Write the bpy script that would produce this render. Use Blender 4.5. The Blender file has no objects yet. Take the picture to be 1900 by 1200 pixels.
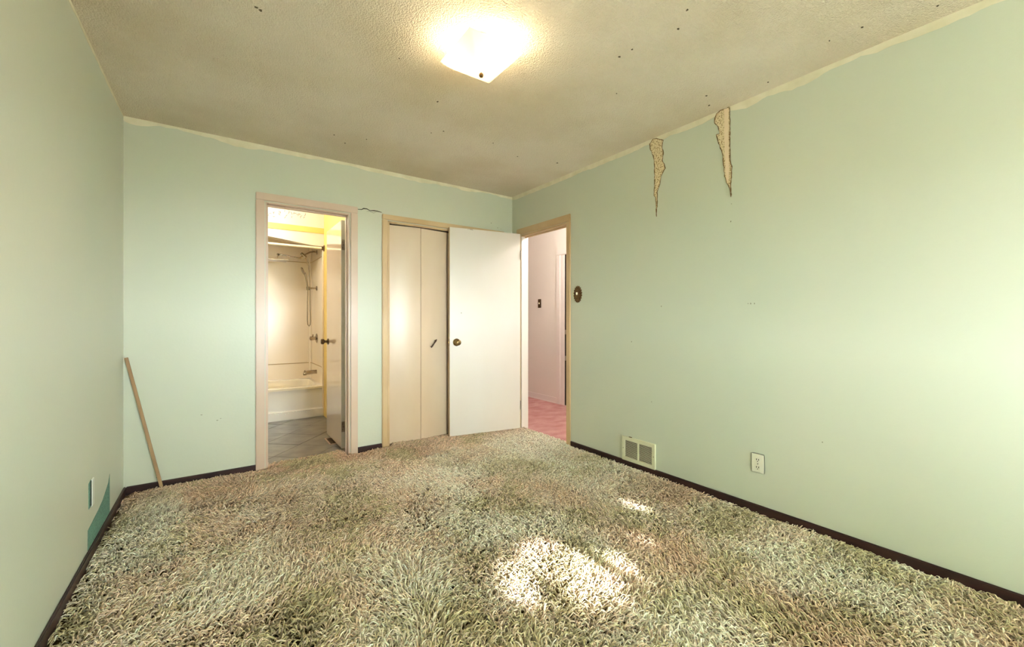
import bpy, bmesh, math, random
import numpy as np
from mathutils import Vector, Matrix

random.seed(7)
rng = np.random.default_rng(11)
scn = bpy.context.scene
C = scn.collection

# ------------------------------------------------------------------ room numbers (metres)
XL, XR, YB, YN, H = -0.491, 2.565, 3.617, -2.30, 2.44     # left / right / back / near wall, ceiling
WT = 0.11                                                 # wall thickness
XH = 3.755                                                # far wall of the hallway
BX1, BY0, BY1 = 1.03, 3.617 + 0.11, 6.08                  # bathroom right wall, front, tub back wall
TUBY = 5.30

# ------------------------------------------------------------------ camera
cam = bpy.data.cameras.new('camera')
cam.sensor_width = 36.0
cam.lens = 36.0 * 771.9 / 1900.0
cam.shift_y = -5.6 / 1900.0
cam.clip_start = 0.02
co = bpy.data.objects.new('camera', cam)
co.location = (0, 0, 1.128)
co.rotation_euler = (math.radians(90), 0, -math.radians(35.316))
C.objects.link(co)
scn.camera = co

# ------------------------------------------------------------------ sky, sun, exposure
SKY, SUN, LAMP, BATH, HALL = 44.0, 11.0, 0.75, 34.0, 52.0
w = bpy.data.worlds.new('sky')
scn.world = w
w.use_nodes = True
bg = w.node_tree.nodes['Background']
bg.inputs[0].default_value = (0.90, 0.94, 1.0, 1)
bg.inputs[1].default_value = SKY
SUN_DIR = Vector((0.0, math.cos(math.radians(22.5)), -math.sin(math.radians(22.5)))).normalized()
sl = bpy.data.lights.new('sun', 'SUN')
sl.energy = SUN
sl.angle = math.radians(0.6)
sl.color = (1.0, 0.95, 0.88)
so = bpy.data.objects.new('sun', sl)
so.rotation_euler = SUN_DIR.to_track_quat('-Z', 'Y').to_euler()
so.location = (3, -6, 6)
C.objects.link(so)
WX0, WX1, WZ0, WZ1 = 0.70, 2.15, 0.80, 2.12               # window opening in the near wall
pl = bpy.data.lights.new('window_daylight_portal', 'AREA')
pl.shape = 'RECTANGLE'
pl.size, pl.size_y = WX1 - WX0, WZ1 - WZ0
pl.cycles.is_portal = True
po = bpy.data.objects.new('window_daylight_portal', pl)
po.location = ((WX0 + WX1) / 2, YN - WT - 0.01, (WZ0 + WZ1) / 2)
po.rotation_euler = (math.radians(90), 0, 0)
C.objects.link(po)

vs = scn.view_settings
vs.view_transform = 'Standard'
vs.look = 'None'
vs.gamma = 1.0
vs.use_curve_mapping = False
vs.exposure = 1.6
scn.cycles.use_denoising = True
scn.cycles.max_bounces = 10
scn.cycles.diffuse_bounces = 6
scn.cycles.sample_clamp_indirect = 6.0


# ------------------------------------------------------------------ mesh helper
class MB:
    def __init__(s):
        s.v, s.f = [], []

    def add(s, vs_, fs):
        o = len(s.v)
        s.v += [tuple(p) for p in vs_]
        s.f += [tuple(i + o for i in f) for f in fs]
        return s

    def box(s, x0, x1, y0, y1, z0, z1):
        v = [(x0, y0, z0), (x1, y0, z0), (x1, y1, z0), (x0, y1, z0), (x0, y0, z1), (x1, y0, z1), (x1, y1, z1), (x0, y1, z1)]
        return s.add(v, [(0, 3, 2, 1), (4, 5, 6, 7), (0, 1, 5, 4), (1, 2, 6, 5), (2, 3, 7, 6), (3, 0, 4, 7)])

    def obox(s, c, ax, ay, az):
        """oriented box: centre and three half-axis vectors"""
        c, ax, ay, az = map(Vector, (c, ax, ay, az))
        v = [c + ax * i + ay * j + az * k for k in (-1, 1) for i, j in ((-1, -1), (1, -1), (1, 1), (-1, 1))]
        return s.add(v, [(0, 3, 2, 1), (4, 5, 6, 7), (0, 1, 5, 4), (1, 2, 6, 5), (2, 3, 7, 6), (3, 0, 4, 7)])

    def tube(s, pts, rad, n=10, caps=True):
        pts = [Vector(p) for p in pts]
        rads = rad if isinstance(rad, (list, tuple)) else [rad] * len(pts)
        rings, ref = [], None
        for i, p in enumerate(pts):
            d = (pts[min(i + 1, len(pts) - 1)] - pts[max(i - 1, 0)]).normalized()
            if ref is None:
                ref = d.orthogonal().normalized()
            ref = (ref - d * ref.dot(d)).normalized()
            b = d.cross(ref)
            rings.append([p + (ref * math.cos(a) + b * math.sin(a)) * rads[i] for a in [2 * math.pi * k / n for k in range(n)]])
        v = [q for r in rings for q in r]
        f = []
        for i in range(len(pts) - 1):
            for k in range(n):
                a, b2 = i * n + k, i * n + (k + 1) % n
                f.append((a, b2, b2 + n, a + n))
        if caps:
            f.append(tuple(range(n - 1, -1, -1)))
            f.append(tuple((len(pts) - 1) * n + k for k in range(n)))
        return s.add(v, f)

    def lathe(s, prof, org, axis, n=24):
        """prof: (distance along axis, radius)"""
        org, axis = Vector(org), Vector(axis).normalized()
        return s.tube([org + axis * a for a, r in prof], [max(r, 1e-4) for a, r in prof], n)

    def prism(s, poly, fn, d0, d1):
        """poly 2-D outline, fn(u, v, d) -> 3-D"""
        n = len(poly)
        v = [fn(u, q, d0) for u, q in poly] + [fn(u, q, d1) for u, q in poly]
        f = [tuple(range(n - 1, -1, -1)), tuple(range(n, 2 * n))]
        f += [(i, (i + 1) % n, n + (i + 1) % n, n + i) for i in range(n)]
        return s.add(v, f)

    def build(s, name, mat, parent=None, bevel=0, seg=2, smooth=False, org=None, local=False):
        me = bpy.data.meshes.new(name)
        off = Vector((0, 0, 0))
        if not local:
            if parent is not None:
                off = wloc(parent)
            elif org is not None:
                off = Vector(org)
        me.from_pydata([tuple(Vector(p) - off) for p in s.v], [], s.f)
        bm = bmesh.new()
        bm.from_mesh(me)
        bmesh.ops.recalc_face_normals(bm, faces=bm.faces)
        if bevel:
            es = [e for e in bm.edges if len(e.link_faces) == 2 and e.calc_face_angle(0) > 0.6]
            bmesh.ops.bevel(bm, geom=es, offset=bevel, segments=seg, affect='EDGES', clamp_overlap=True)
        if smooth:
            for fc in bm.faces:
                fc.smooth = True
            for e in bm.edges:
                if len(e.link_faces) == 2 and e.calc_face_angle(0) > 0.7:
                    e.smooth = False
        bm.to_mesh(me)
        bm.free()
        me.materials.append(mat)
        o = bpy.data.objects.new(name, me)
        C.objects.link(o)
        if parent is not None:
            o.parent = parent
        elif org is not None:
            o.location = org
        return o


def wloc(o):
    p = Vector((0, 0, 0))
    while o is not None:
        p += o.location
        o = o.parent
    return p


def tag(o, label=None, cat=None, group=None, kind=None):
    for k, v in (('label', label), ('category', cat), ('group', group), ('kind', kind)):
        if v:
            o[k] = v
    return o


def thing(name, loc, label, cat, rz=0, kind=None):
    o = bpy.data.objects.new(name, None)
    o.empty_display_size = 0.1
    o.location = loc
    o.rotation_euler = (0, 0, rz)
    C.objects.link(o)
    return tag(o, label, cat, kind=kind)


# ------------------------------------------------------------------ materials
def lin(r, g, b):
    f = lambda c: (c / 255 / 12.92) if c / 255 <= 0.04045 else ((c / 255 + 0.055) / 1.055) ** 2.4
    return (f(r), f(g), f(b), 1)


def mat(name, col, rough=0.5, metal=0.0, spec=0.5, col2=None, nscale=4.0, namt=0.5, stretch=(1, 1, 1), bump=0.0, bscale=200.0,
        bdist=0.002, coat=0.0, detail=4.0, lo=0.35, hi=0.65):
    m = bpy.data.materials.new(name)
    m.use_nodes = True
    nt = m.node_tree
    N, L = nt.nodes, nt.links
    p = N['Principled BSDF']
    p.inputs['Base Color'].default_value = col
    p.inputs['Roughness'].default_value = rough
    p.inputs['Metallic'].default_value = metal
    p.inputs['Specular IOR Level'].default_value = spec
    p.inputs['Coat Weight'].default_value = coat
    geo = N.new('ShaderNodeNewGeometry')
    if col2 is not None:
        mp = N.new('ShaderNodeMapping')
        mp.inputs['Scale'].default_value = stretch
        L.new(geo.outputs['Position'], mp.inputs['Vector'])
        nz = N.new('ShaderNodeTexNoise')
        nz.inputs['Scale'].default_value = nscale
        nz.inputs['Detail'].default_value = detail
        L.new(mp.outputs[0], nz.inputs['Vector'])
        mr = N.new('ShaderNodeMapRange')
        mr.inputs[1].default_value, mr.inputs[2].default_value = lo, hi
        mr.inputs[3].default_value, mr.inputs[4].default_value = 0, namt
        L.new(nz.outputs['Fac'], mr.inputs[0])
        mx = N.new('ShaderNodeMix')
        mx.data_type = 'RGBA'
        mx.inputs[6].default_value, mx.inputs[7].default_value = col, col2
        L.new(mr.outputs[0], mx.inputs[0])
        L.new(mx.outputs[2], p.inputs['Base Color'])
    if bump:
        nb = N.new('ShaderNodeTexNoise')
        nb.inputs['Scale'].default_value = bscale
        nb.inputs['Detail'].default_value = 3
        L.new(geo.outputs['Position'], nb.inputs['Vector'])
        b = N.new('ShaderNodeBump')
        b.inputs['Strength'].default_value = bump
        b.inputs['Distance'].default_value = bdist
        L.new(nb.outputs['Fac'], b.inputs['Height'])
        L.new(b.outputs[0], p.inputs['Normal'])
    return m


def emat(name, col, strength):
    m = bpy.data.materials.new(name)
    m.use_nodes = True
    p = m.node_tree.nodes['Principled BSDF']
    p.inputs['Base Color'].default_value = col
    p.inputs['Emission Color'].default_value = col
    p.inputs['Emission Strength'].default_value = strength
    return m


M = {}
M['wall'] = mat('mint_wall_paint', lin(199, 207, 191), 0.38, spec=0.45, col2=lin(207, 207, 192), nscale=1.1, namt=0.8, stretch=(1, 1, 0.45),
                bump=0.12, bscale=55, bdist=0.004)
M['ceil'] = None
M['strip'] = mat('bare_plaster_edge', lin(234, 228, 208), 0.8, col2=lin(212, 206, 178), nscale=9, namt=0.7)
M['base'] = mat('dark_brown_baseboard', lin(62, 38, 36), 0.35, col2=lin(40, 26, 24), nscale=6, stretch=(1, 1, 8), namt=0.8)
M['case'] = mat('beige_trim_paint', lin(206, 184, 168), 0.32, col2=lin(198, 172, 150), nscale=3, namt=0.7, bump=0.05, bscale=30)
M['tan'] = mat('tan_trim_paint', lin(203, 176, 138), 0.36, col2=lin(192, 160, 118), nscale=3, namt=0.7, bump=0.05, bscale=30)
M['bifold'] = mat('aged_cream_lacquer', lin(212, 193, 172), 0.30, spec=0.4, col2=lin(200, 177, 150), nscale=2.2, namt=0.8, stretch=(1, 1, 0.35), bump=0.05, bscale=12, bdist=0.006)
M['door'] = mat('off_white_door_paint', lin(220, 214, 209), 0.3, col2=lin(214, 204, 194), nscale=1.6, namt=0.7, stretch=(1, 1, 0.6), bump=0.04, bscale=14, bdist=0.004)
M['bathdoor'] = mat('glossy_beige_door_paint', lin(216, 194, 172), 0.06, col2=lin(208, 182, 158), nscale=2, namt=0.6, coat=0.6)
M['doorwhite'] = mat('door_edge_paint', lin(222, 216, 208), 0.4)
M['dark'] = mat('dark_gap', lin(38, 30, 26), 0.8)
M['closet'] = mat('closet_interior_paint', lin(190, 165, 130), 0.7)
M['brass'] = mat('antique_brass', lin(150, 125, 85), 0.28, 1.0, col2=lin(95, 72, 45), nscale=40, namt=0.7)
M['bronze'] = mat('dark_bronze', lin(118, 92, 60), 0.4, 0.85, col2=lin(66, 48, 32), nscale=60, namt=0.8)
M['chrome'] = mat('chrome', lin(168, 154, 136), 0.16, 1.0)
M['steel'] = mat('hinge_steel', lin(160, 150, 140), 0.35, 1.0)
M['wood'] = mat('bare_wood', lin(178, 146, 108), 0.6, col2=lin(146, 112, 78), nscale=14, stretch=(1, 1, 0.15), namt=0.8)
M['bar'] = mat('dark_wood_pull', lin(70, 48, 34), 0.4)
M['plate'] = mat('cream_plate', lin(228, 228, 210), 0.35)
M['ventcream'] = mat('cream_vent_enamel', lin(222, 222, 194), 0.4, col2=lin(208, 208, 176), nscale=12, namt=0.5)
M['ivory'] = mat('ivory_toggle', lin(240, 230, 205), 0.3)
M['white'] = mat('white_plastic', lin(226, 230, 222), 0.4)
M['teal'] = mat('old_teal_textured_paint', lin(112, 160, 145), 0.6, col2=lin(70, 112, 100), nscale=160, namt=0.9, bump=0.6, bscale=240, bdist=0.003)
M['peel'] = mat('exposed_plaster', lin(226, 210, 174), 0.85, col2=lin(140, 112, 66), nscale=110, namt=0.85, lo=0.50, hi=0.60, bump=0.4, bscale=180)
M['peelsmooth'] = mat('exposed_paper_tape', lin(234, 214, 188), 0.8)
M['peeledge'] = mat('torn_paint_edge', lin(112, 84, 46), 0.8)
M['crack'] = mat('crack_shadow_gap', lin(52, 46, 36), 0.9)
M['scuff'] = mat('scuff_mark', lin(130, 132, 112), 0.8)
M['speck'] = mat('ceiling_speck', lin(96, 84, 62), 0.9)
M['hallwall'] = mat('pale_pink_wall_paint', lin(236, 230, 226), 0.5, col2=lin(232, 224, 218), nscale=1.2, namt=0.6)
M['halltrim'] = mat('hall_white_trim', lin(236, 228, 226), 0.35)
M['hallcarpet'] = mat('rose_carpet', lin(194, 138, 136), 0.95, spec=0.1, col2=lin(218, 172, 174), nscale=5, namt=0.8, stretch=(1, 1.6, 1), bump=0.8, bscale=170, bdist=0.012)
M['tub'] = mat('cream_tub_enamel', lin(236, 226, 206), 0.12, coat=0.3)
M['tubapron'] = mat('white_tub_enamel', lin(230, 224, 218), 0.18, coat=0.2)
M['surround'] = mat('cream_surround_panel', lin(238, 224, 204), 0.25, col2=lin(234, 218, 194), nscale=1.5, namt=0.6)
M['seam'] = mat('aged_seam_caulk', lin(176, 150, 108), 0.7)
M['bathwall'] = mat('yellow_bath_paint', lin(232, 200, 112), 0.4)
M['bathheader'] = mat('pale_bath_wallpaper', lin(226, 216, 200), 0.6)
M['bathceil'] = mat('bath_ceiling_paint', lin(238, 228, 208), 0.7)
M['stencil'] = mat('faded_floral_print', lin(150, 144, 132), 0.7)
M['tile'] = mat('slate_look_tile', lin(128, 122, 114), 0.28, col2=lin(96, 92, 86), nscale=7, namt=0.9, bump=0.1, bscale=18, bdist=0.003)
M['grout'] = mat('grout', lin(96, 92, 86), 0.8)
M['backing'] = mat('carpet_backing', lin(100, 86, 60), 0.95, spec=0.05)
M['yarn'] = None
M['winframe'] = mat('window_frame_paint', lin(225, 222, 212), 0.4)
M['soil'] = mat('yard_paving', lin(150, 146, 134), 0.95, col2=lin(128, 124, 112), nscale=3, namt=0.8)
M['soffit'] = mat('soffit_paint', lin(205, 200, 190), 0.7)
M['leaf'] = mat('leaf_green', lin(96, 122, 62), 0.6)
M['bark'] = mat('bark', lin(96, 78, 60), 0.9, col2=lin(66, 52, 40), nscale=20, namt=0.8, stretch=(1, 1, .2))


def ceiling_mat():
    m = mat('dirty_popcorn_ceiling', lin(236, 227, 212), 0.9, spec=0.15, col2=lin(212, 198, 172), nscale=1.3, namt=0.75, detail=6, lo=0.38, hi=0.7)
    nt = m.node_tree
    N, L = nt.nodes, nt.links
    p = N['Principled BSDF']
    geo = N.new('ShaderNodeNewGeometry')
    n1 = N.new('ShaderNodeTexNoise')
    n1.inputs['Scale'].default_value = 85
    n1.inputs['Detail'].default_value = 4
    n1.inputs['Roughness'].default_value = 0.65
    L.new(geo.outputs['Position'], n1.inputs['Vector'])
    v = N.new('ShaderNodeTexVoronoi')
    v.inputs['Scale'].default_value = 130
    L.new(geo.outputs['Position'], v.inputs['Vector'])
    a = N.new('ShaderNodeMath')
    a.operation = 'SUBTRACT'
    L.new(n1.outputs['Fac'], a.inputs[0])
    L.new(v.outputs['Distance'], a.inputs[1])
    b = N.new('ShaderNodeBump')
    b.inputs['Strength'].default_value = 0.8
    b.inputs['Distance'].default_value = 0.006
    L.new(a.outputs[0], b.inputs['Height'])
    L.new(b.outputs[0], p.inputs['Normal'])
    return m


M['ceil'] = ceiling_mat()


def yarn_mat():
    m = bpy.data.materials.new('shag_yarn')
    m.use_nodes = True
    nt = m.node_tree
    N, L = nt.nodes, nt.links
    p = N['Principled BSDF']
    at = N.new('ShaderNodeAttribute')
    at.attribute_name = 'yarn'
    L.new(at.outputs['Color'], p.inputs['Base Color'])
    p.inputs['Roughness'].default_value = 0.75
    p.inputs['Specular IOR Level'].default_value = 0.25
    p.inputs['Sheen Weight'].default_value = 0.15
    return m


M['yarn'] = yarn_mat()


def S(o, label, cat='wall'):
    return tag(o, label, cat, kind='structure')


# ------------------------------------------------------------------ the shell
# openings in the back wall: bathroom door and closet
BD0, BD1, DZ = 0.300, 0.897, 2.02
CL0, CL1, CZ = 1.222, 2.405, 2.005
# opening in the right wall: hall door
HD0, HD1, HZ = 2.757, 3.462, 2.01
HW = 0.085                                                # right wall thickness

S(MB().box(XL - WT, XL, YN - WT, BY1 + WT, 0, H).build('wall_left', M['wall']), 'mint green wall beside the leaning wooden stick')
b = MB()
for x0, x1, z0, z1 in ((XL, BD0, 0, H), (BD0, BD1, DZ, H), (BD1, CL0, 0, H), (CL0, CL1, CZ, H), (CL1, XR, 0, H)):
    b.box(x0, x1, YB, YB + WT, z0, z1)
wall_back = S(b.build('wall_back', M['wall']), 'mint green wall holding the bathroom doorway and the closet')
b = MB()
for y0, y1, z0, z1 in ((YN, HD0, 0, H), (HD0, HD1, HZ, H), (HD1, YB + WT, 0, H)):
    b.box(XR, XR + HW, y0, y1, z0, z1)
wall_right = S(b.build('wall_right', M['wall']), 'long mint green wall with two torn strips under the ceiling')
b = MB()
for x0, x1, z0, z1 in ((XL, WX0, 0, H), (WX0, WX1, 0, WZ0), (WX0, WX1, WZ1, H), (WX1, XR + HW, 0, H)):
    b.box(x0, x1, YN - WT, YN, z0, z1)
S(b.build('wall_near', M['wall']), 'mint green window wall behind the camera')
ceil = S(MB().box(XL - WT, XR, YN - WT, YB, H, H + 0.12).build('ceiling', M['ceil']), 'stained beige popcorn ceiling of the bedroom', 'ceiling')
S(MB().box(XL - WT, XR + HW, YN - WT, YB + 0.06, -0.12, 0.0).build('floor', M['backing']), 'carpet backing floor below the shag pile', 'floor')

# --- hallway shell
S(MB().box(XH, XH + WT, 1.2, 6.2, 0, H).build('wall_hall_far', M['hallwall']), 'pale pink hallway wall beyond the open door')
S(MB().box(XR, XR + HW, YB + WT, 6.2, 0, H).build('wall_hall_near', M['hallwall']), 'pale pink hallway wall in line with the bedroom wall')
S(MB().box(XR + HW, XH, 6.1, 6.2, 0, H).build('wall_hall_end', M['hallwall']), 'pale pink wall closing the hallway')
S(MB().box(XR + HW, XH, 1.2, 1.3, 0, H).build('wall_hall_start', M['hallwall']), 'pale pink wall at the near hallway end')
S(MB().box(XR, XH + WT, 1.2, 6.2, H, H + 0.12).build('ceiling_hall', M['bathceil']), 'cream hallway ceiling', 'ceiling')
b = MB()
b.box(XR + HW, XH, 1.3, 6.1, -0.1, 0.006)
b.box(XR + 0.02, XR + HW, HD0, HD1, -0.005, 0.006)
S(b.build('floor_hall', M['hallcarpet']), 'worn rose red carpet of the hallway', 'floor')
b = MB()
b.box(XH - 0.014, XH, 4.245, 6.1, 0.0, 0.085)
b.box(XH - 0.02, XH, 4.245, 6.1, 0.0, 0.02)
S(b.build('baseboard_hall', M['halltrim'], bevel=0.004), 'white baseboard on the pink hallway wall', 'baseboard')

# --- bathroom shell
b = MB()
b.box(BX1, BX1 + 0.08, BY0, BY1 + WT, 0, H)
S(b.build('wall_bathroom_right', M['bathwall']), 'yellow bathroom wall behind the open bathroom door')
S(MB().box(XL, BX1 + 0.08, BY1, BY1 + WT, 0, H).build('wall_bathroom_back', M['bathwall']), 'bathroom wall behind the tub surround')
S(MB().box(XL - WT, BX1 + 0.08, YB, BY1 + WT, H, H + 0.12).build('ceiling_bathroom', M['bathceil']), 'cream bathroom ceiling', 'ceiling')
# header over the tub front with slanted valance edge
b = MB()
pr = [(XL, 2.215), (BX1, 2.215), (BX1, H), (XL, H)]
fn = lambda u, z, d: (u, d, z)
b.prism(pr, fn, TUBY, TUBY + 0.09)
hdr = S(b.build('wall_bathroom_header', M['bathheader']), 'pale papered header over the bathtub front', 'wall')
MB().prism([(XL, 2.158), (BX1, 2.158), (BX1, 2.215), (XL, 2.215)], fn, TUBY - 0.002, TUBY + 0.088).build('yellow_border', M['bathwall'], hdr)
MB().box(XL, BX1, TUBY - 0.010, TUBY, 2.148, 2.160).build('picture_rail', M['bathwall'], hdr, bevel=0.003)
MB().prism([(XL, 2.20), (XL, 2.14), (0.44, 2.062), (0.915, 2.003), (BX1, 2.003), (BX1, 2.158), (XL, 2.158)][1:], fn, TUBY, TUBY + 0.09).build('valance', M['bathheader'], hdr)
# faded floral print on the header (flat print, slightly proud strokes)
for i in range(22):
    x = 0.46 + 0.37 * (i / 21) + random.uniform(-.01, .01)
    z = 2.335 + random.uniform(-.045, .03)
    a0 = random.uniform(0, 6.28)
    r = random.uniform(.012, .03)
    pts = [(x + r * math.cos(a0 + t * random.uniform(.7, 1.0)), TUBY - 0.0005, z + r * math.sin(a0 + t)) for t in (0, .5, 1.0, 1.5, 2.0)]
    MB().tube(pts, [.0008, .003, .004, .003, .0008], 5).build('floral_stroke', M['stencil'], hdr)

# tile floor: diagonal tiles, each its own piece
bf = S(MB().box(XL - 0.05, BX1 + 0.07, YB + 0.06, BY1 + WT, -0.1, -0.004).build('floor_bathroom', M['grout']), 'grey slate look tile floor of the bathroom', 'floor')


def clip(poly, axis, val, keep_less):
    out = []
    for i in range(len(poly)):
        p, q = poly[i], poly[(i + 1) % len(poly)]
        ip, iq = [(t[axis] <= val) == keep_less for t in (p, q)]
        if ip:
            out.append(p)
        if ip != iq:
            t = (val - p[axis]) / (q[axis] - p[axis])
            out.append((p[0] + t * (q[0] - p[0]), p[1] + t * (q[1] - p[1])))
    return out


TS, TG = 0.33, 0.005
ca = math.radians(-42)
for i in range(-12, 13):
    for j in range(-12, 13):
        sq = []
        for du, dv in ((0, 0), (1, 0), (1, 1), (0, 1)):
            u = (i + du) * TS + (TG if du == 0 else 0)
            v_ = (j + dv) * TS + (TG if dv == 0 else 0)
            sq.append((0.60 + u * math.cos(ca) - v_ * math.sin(ca), 4.2 + u * math.sin(ca) + v_ * math.cos(ca)))
        for ax, vl, kl in ((0, XL, False), (0, BX1, True), (1, YB + 0.06, False), (1, TUBY + 0.01, True)):
            sq = clip(sq, ax, vl, kl) if len(sq) > 2 else []
        if len(sq) < 3:
            continue
        ar = abs(sum(sq[k][0] * sq[(k + 1) % len(sq)][1] - sq[(k + 1) % len(sq)][0] * sq[k][1] for k in range(len(sq)))) / 2
        if ar < 0.002:
            continue
        dz = random.uniform(-.0006, .0006)
        MB().prism(sq, lambda u, v, d: (u, v, d), -0.006, 0.0 + dz).build('tile', M['tile'], bf)

# --- closet shell
b = MB()
b.box(BX1 + 0.08, XR, YB + WT + 0.55, YB + WT + 0.62, 0, H)
b.box(BX1 + 0.08, BX1 + 0.10, YB + WT, YB + WT + 0.55, 0, H)
S(b.build('wall_closet', M['closet']), 'closet interior behind the folding doors', 'wall')
S(MB().box(BX1 + 0.08, XR, YB, YB + WT + 0.62, H, H + 0.12).build('ceiling_closet', M['closet']), 'closet ceiling behind the folding doors', 'ceiling')
S(MB().box(BX1 + 0.08, XR, YB + 0.06, YB + WT + 0.62, -0.12, 0.0).build('floor_closet', M['backing']), 'closet floor behind the folding doors', 'floor')

# ------------------------------------------------------------------ window behind the camera
win = S(thing('window_1', ((WX0 + WX1) / 2, YN - WT, WZ0), None, None), 'white framed sliding window behind the camera', 'window')
b = MB()
fy0, fy1 = YN - WT + 0.01, YN - 0.03
b.box(WX0, WX0 + .05, fy0, fy1, WZ0, WZ1).box(WX1 - .05, WX1, fy0, fy1, WZ0, WZ1)
b.box(WX0, WX1, fy0, fy1, WZ0, WZ0 + .05).box(WX0, WX1, fy0, fy1, WZ1 - .05, WZ1)
b.build('window_frame', M['winframe'], win, bevel=0.004)
xm = (WX0 + WX1) / 2
MB().box(xm - .03, xm + .03, fy0, fy1, WZ0 + .05, WZ1 - .05).build('mullion', M['winframe'], win, bevel=0.004)
gm = bpy.data.materials.new('window_glass')
gm.use_nodes = True
N, L = gm.node_tree.nodes, gm.node_tree.links
N.remove(N['Principled BSDF'])
tr, gl, mx = N.new('ShaderNodeBsdfTransparent'), N.new('ShaderNodeBsdfGlossy'), N.new('ShaderNodeMixShader')
tr.inputs[0].default_value = (0.95, 0.97, 0.96, 1)
gl.inputs['Roughness'].default_value = 0.02
mx.inputs[0].default_value = 0.05
L.new(tr.outputs[0], mx.inputs[1])
L.new(gl.outputs[0], mx.inputs[2])
L.new(mx.outputs[0], N['Material Output'].inputs[0])
for x0, x1 in ((WX0 + .05, xm - .03), (xm + .03, WX1 - .05)):
    MB().box(x0, x1, fy0 + .03, fy0 + .034, WZ0 + .05, WZ1 - .05).build('pane', gm, win)
b = MB()
b.box(WX0 - .07, WX0, YN, YN + .015, WZ0 - .07, WZ1 + .07).box(WX1, WX1 + .07, YN, YN + .015, WZ0 - .07, WZ1 + .07)
b.box(WX0, WX1, YN, YN + .015, WZ1, WZ1 + .07)
b.build('window_casing', M['case'], win, bevel=0.003)
MB().box(WX0 - .09, WX1 + .09, YN - .05, YN + .05, WZ0 - .03, WZ0).build('window_sill', M['case'], win, bevel=0.004)

# outdoors by the window: lawn, roof overhang, an added leaf screen that shapes the sun patches
S(MB().box(-20, 24, -30, YN - WT, -0.7, -0.5).build('ground', M['soil']), 'grey paved yard outside the bedroom window', 'ground')
S(MB().box(-3, 6, YN - WT - 0.55, YN - WT, H + 0.02, H + 0.14).build('roof_overhang', M['soffit']), 'roof overhang above the bedroom window', 'roof')

# ------------------------------------------------------------------ baseboards (bedroom)
BT, BH = 0.012, 0.060


def baseboard(name, poly, label):
    b = MB()
    for x0, x1, y0, y1 in poly:
        b.box(x0, x1, y0, y1, 0, BH)
    return S(b.build(name, M['base'], bevel=0.004), label, 'baseboard')


baseboard('baseboard_left', [(XL, XL + BT, YN, YB)], 'dark brown baseboard along the wall with the teal patch')
baseboard('baseboard_back', [(XL + BT, 0.236, YB - BT, YB)], 'dark brown baseboard behind the leaning stick')
baseboard('baseboard_middle', [(0.963, 1.170, YB - BT, YB)], 'short dark baseboard between the bathroom door and the closet')
baseboard('baseboard_right', [(XR - BT, XR, YN, 2.712)], 'dark brown baseboard under the wall vent and outlet')


# ------------------------------------------------------------------ door casings and jambs (trim)
def casing_y(name, x0, x1, z1, wd, m, label, depth=0.016, legs=(True, True), jamb=0.018, stop=True):
    """casing on the back wall around x0..x1 (clear opening)"""
    t = S(thing(name, ((x0 + x1) / 2, YB, 0), None, None), label, 'door frame')
    for s, on_ in zip((0, 1), legs):
        if on_:
            a = (x0 - wd, x0 - 0.004) if s == 0 else (x1 + 0.004, x1 + wd)
            MB().box(a[0], a[1], YB - depth, YB, 0, z1 + 0.004).build('side_casing', m, t, bevel=0.005)
    MB().box(x0 - wd, x1 + wd, YB - depth, YB, z1 + 0.004, z1 + wd).build('head_casing', m, t, bevel=0.005)
    for xa, xb in ((x0 - .001, x0 + jamb), (x1 - jamb, x1 + .001)):
        MB().box(xa, xb, YB - .001, YB + WT, 0, z1).build('jamb', m, t, bevel=0.002)
    MB().box(x0, x1, YB - .001, YB + WT, z1 - jamb, z1).build('head_jamb', m, t, bevel=0.002)
    if stop:
        sy0, sy1 = YB + 0.045, YB + 0.07
        b = MB()
        b.box(x0 + jamb, x0 + jamb + .01, sy0, sy1, 0, z1 - jamb).box(x1 - jamb - .01, x1 - jamb, sy0, sy1, 0, z1 - jamb)
        b.box(x0 + jamb, x1 - jamb, sy0, sy1, z1 - jamb - .01, z1 - jamb)
        b.build('door_stop', m, t)
    return t


casing_y('trim_1', BD0 - 0.006, BD1 + 0.006, DZ, 0.062, M['case'], 'beige door frame around the bathroom doorway', jamb=0.012)
casing_y('trim_2', CL0, CL1, CZ, 0.052, M['tan'], 'tan door frame around the folding closet doors', stop=False)
t3 = S(thing('trim_3', (XR, (HD0 + HD1) / 2, 0), None, None), 'tan door frame around the open hall doorway', 'door frame')
for a, c in ((HD0 - .045, HD0 + .006), (HD1 - .004, HD1 + .06)):
    MB().box(XR - .016, XR, a, c, 0, HZ).build('side_casing', M['tan'], t3, bevel=.005)
MB().box(XR - .016, XR, HD0 - .045, HD1 + .06, HZ, HZ + .066).build('head_casing', M['tan'], t3, bevel=.005)
for a, c, mm in ((HD0, HD0 + .016, 'tan'), (HD1 - .016, HD1, 'doorwhite')):
    MB().box(XR - .001, XR + HW, a, c, 0, HZ).build('jamb', M[mm], t3, bevel=.002)
MB().box(XR - .001, XR + HW, HD0, HD1, HZ - .016, HZ).build('head_jamb', M['tan'], t3, bevel=.002)
b = MB()
b.box(XR + .04, XR + .062, HD0 + .016, HD0 + .026, 0, HZ - .016)
b.box(XR + .04, XR + .062, HD0 + .016, HD1 - .016, HZ - .026, HZ - .016)
b.build('door_stop', M['tan'], t3)
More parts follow.
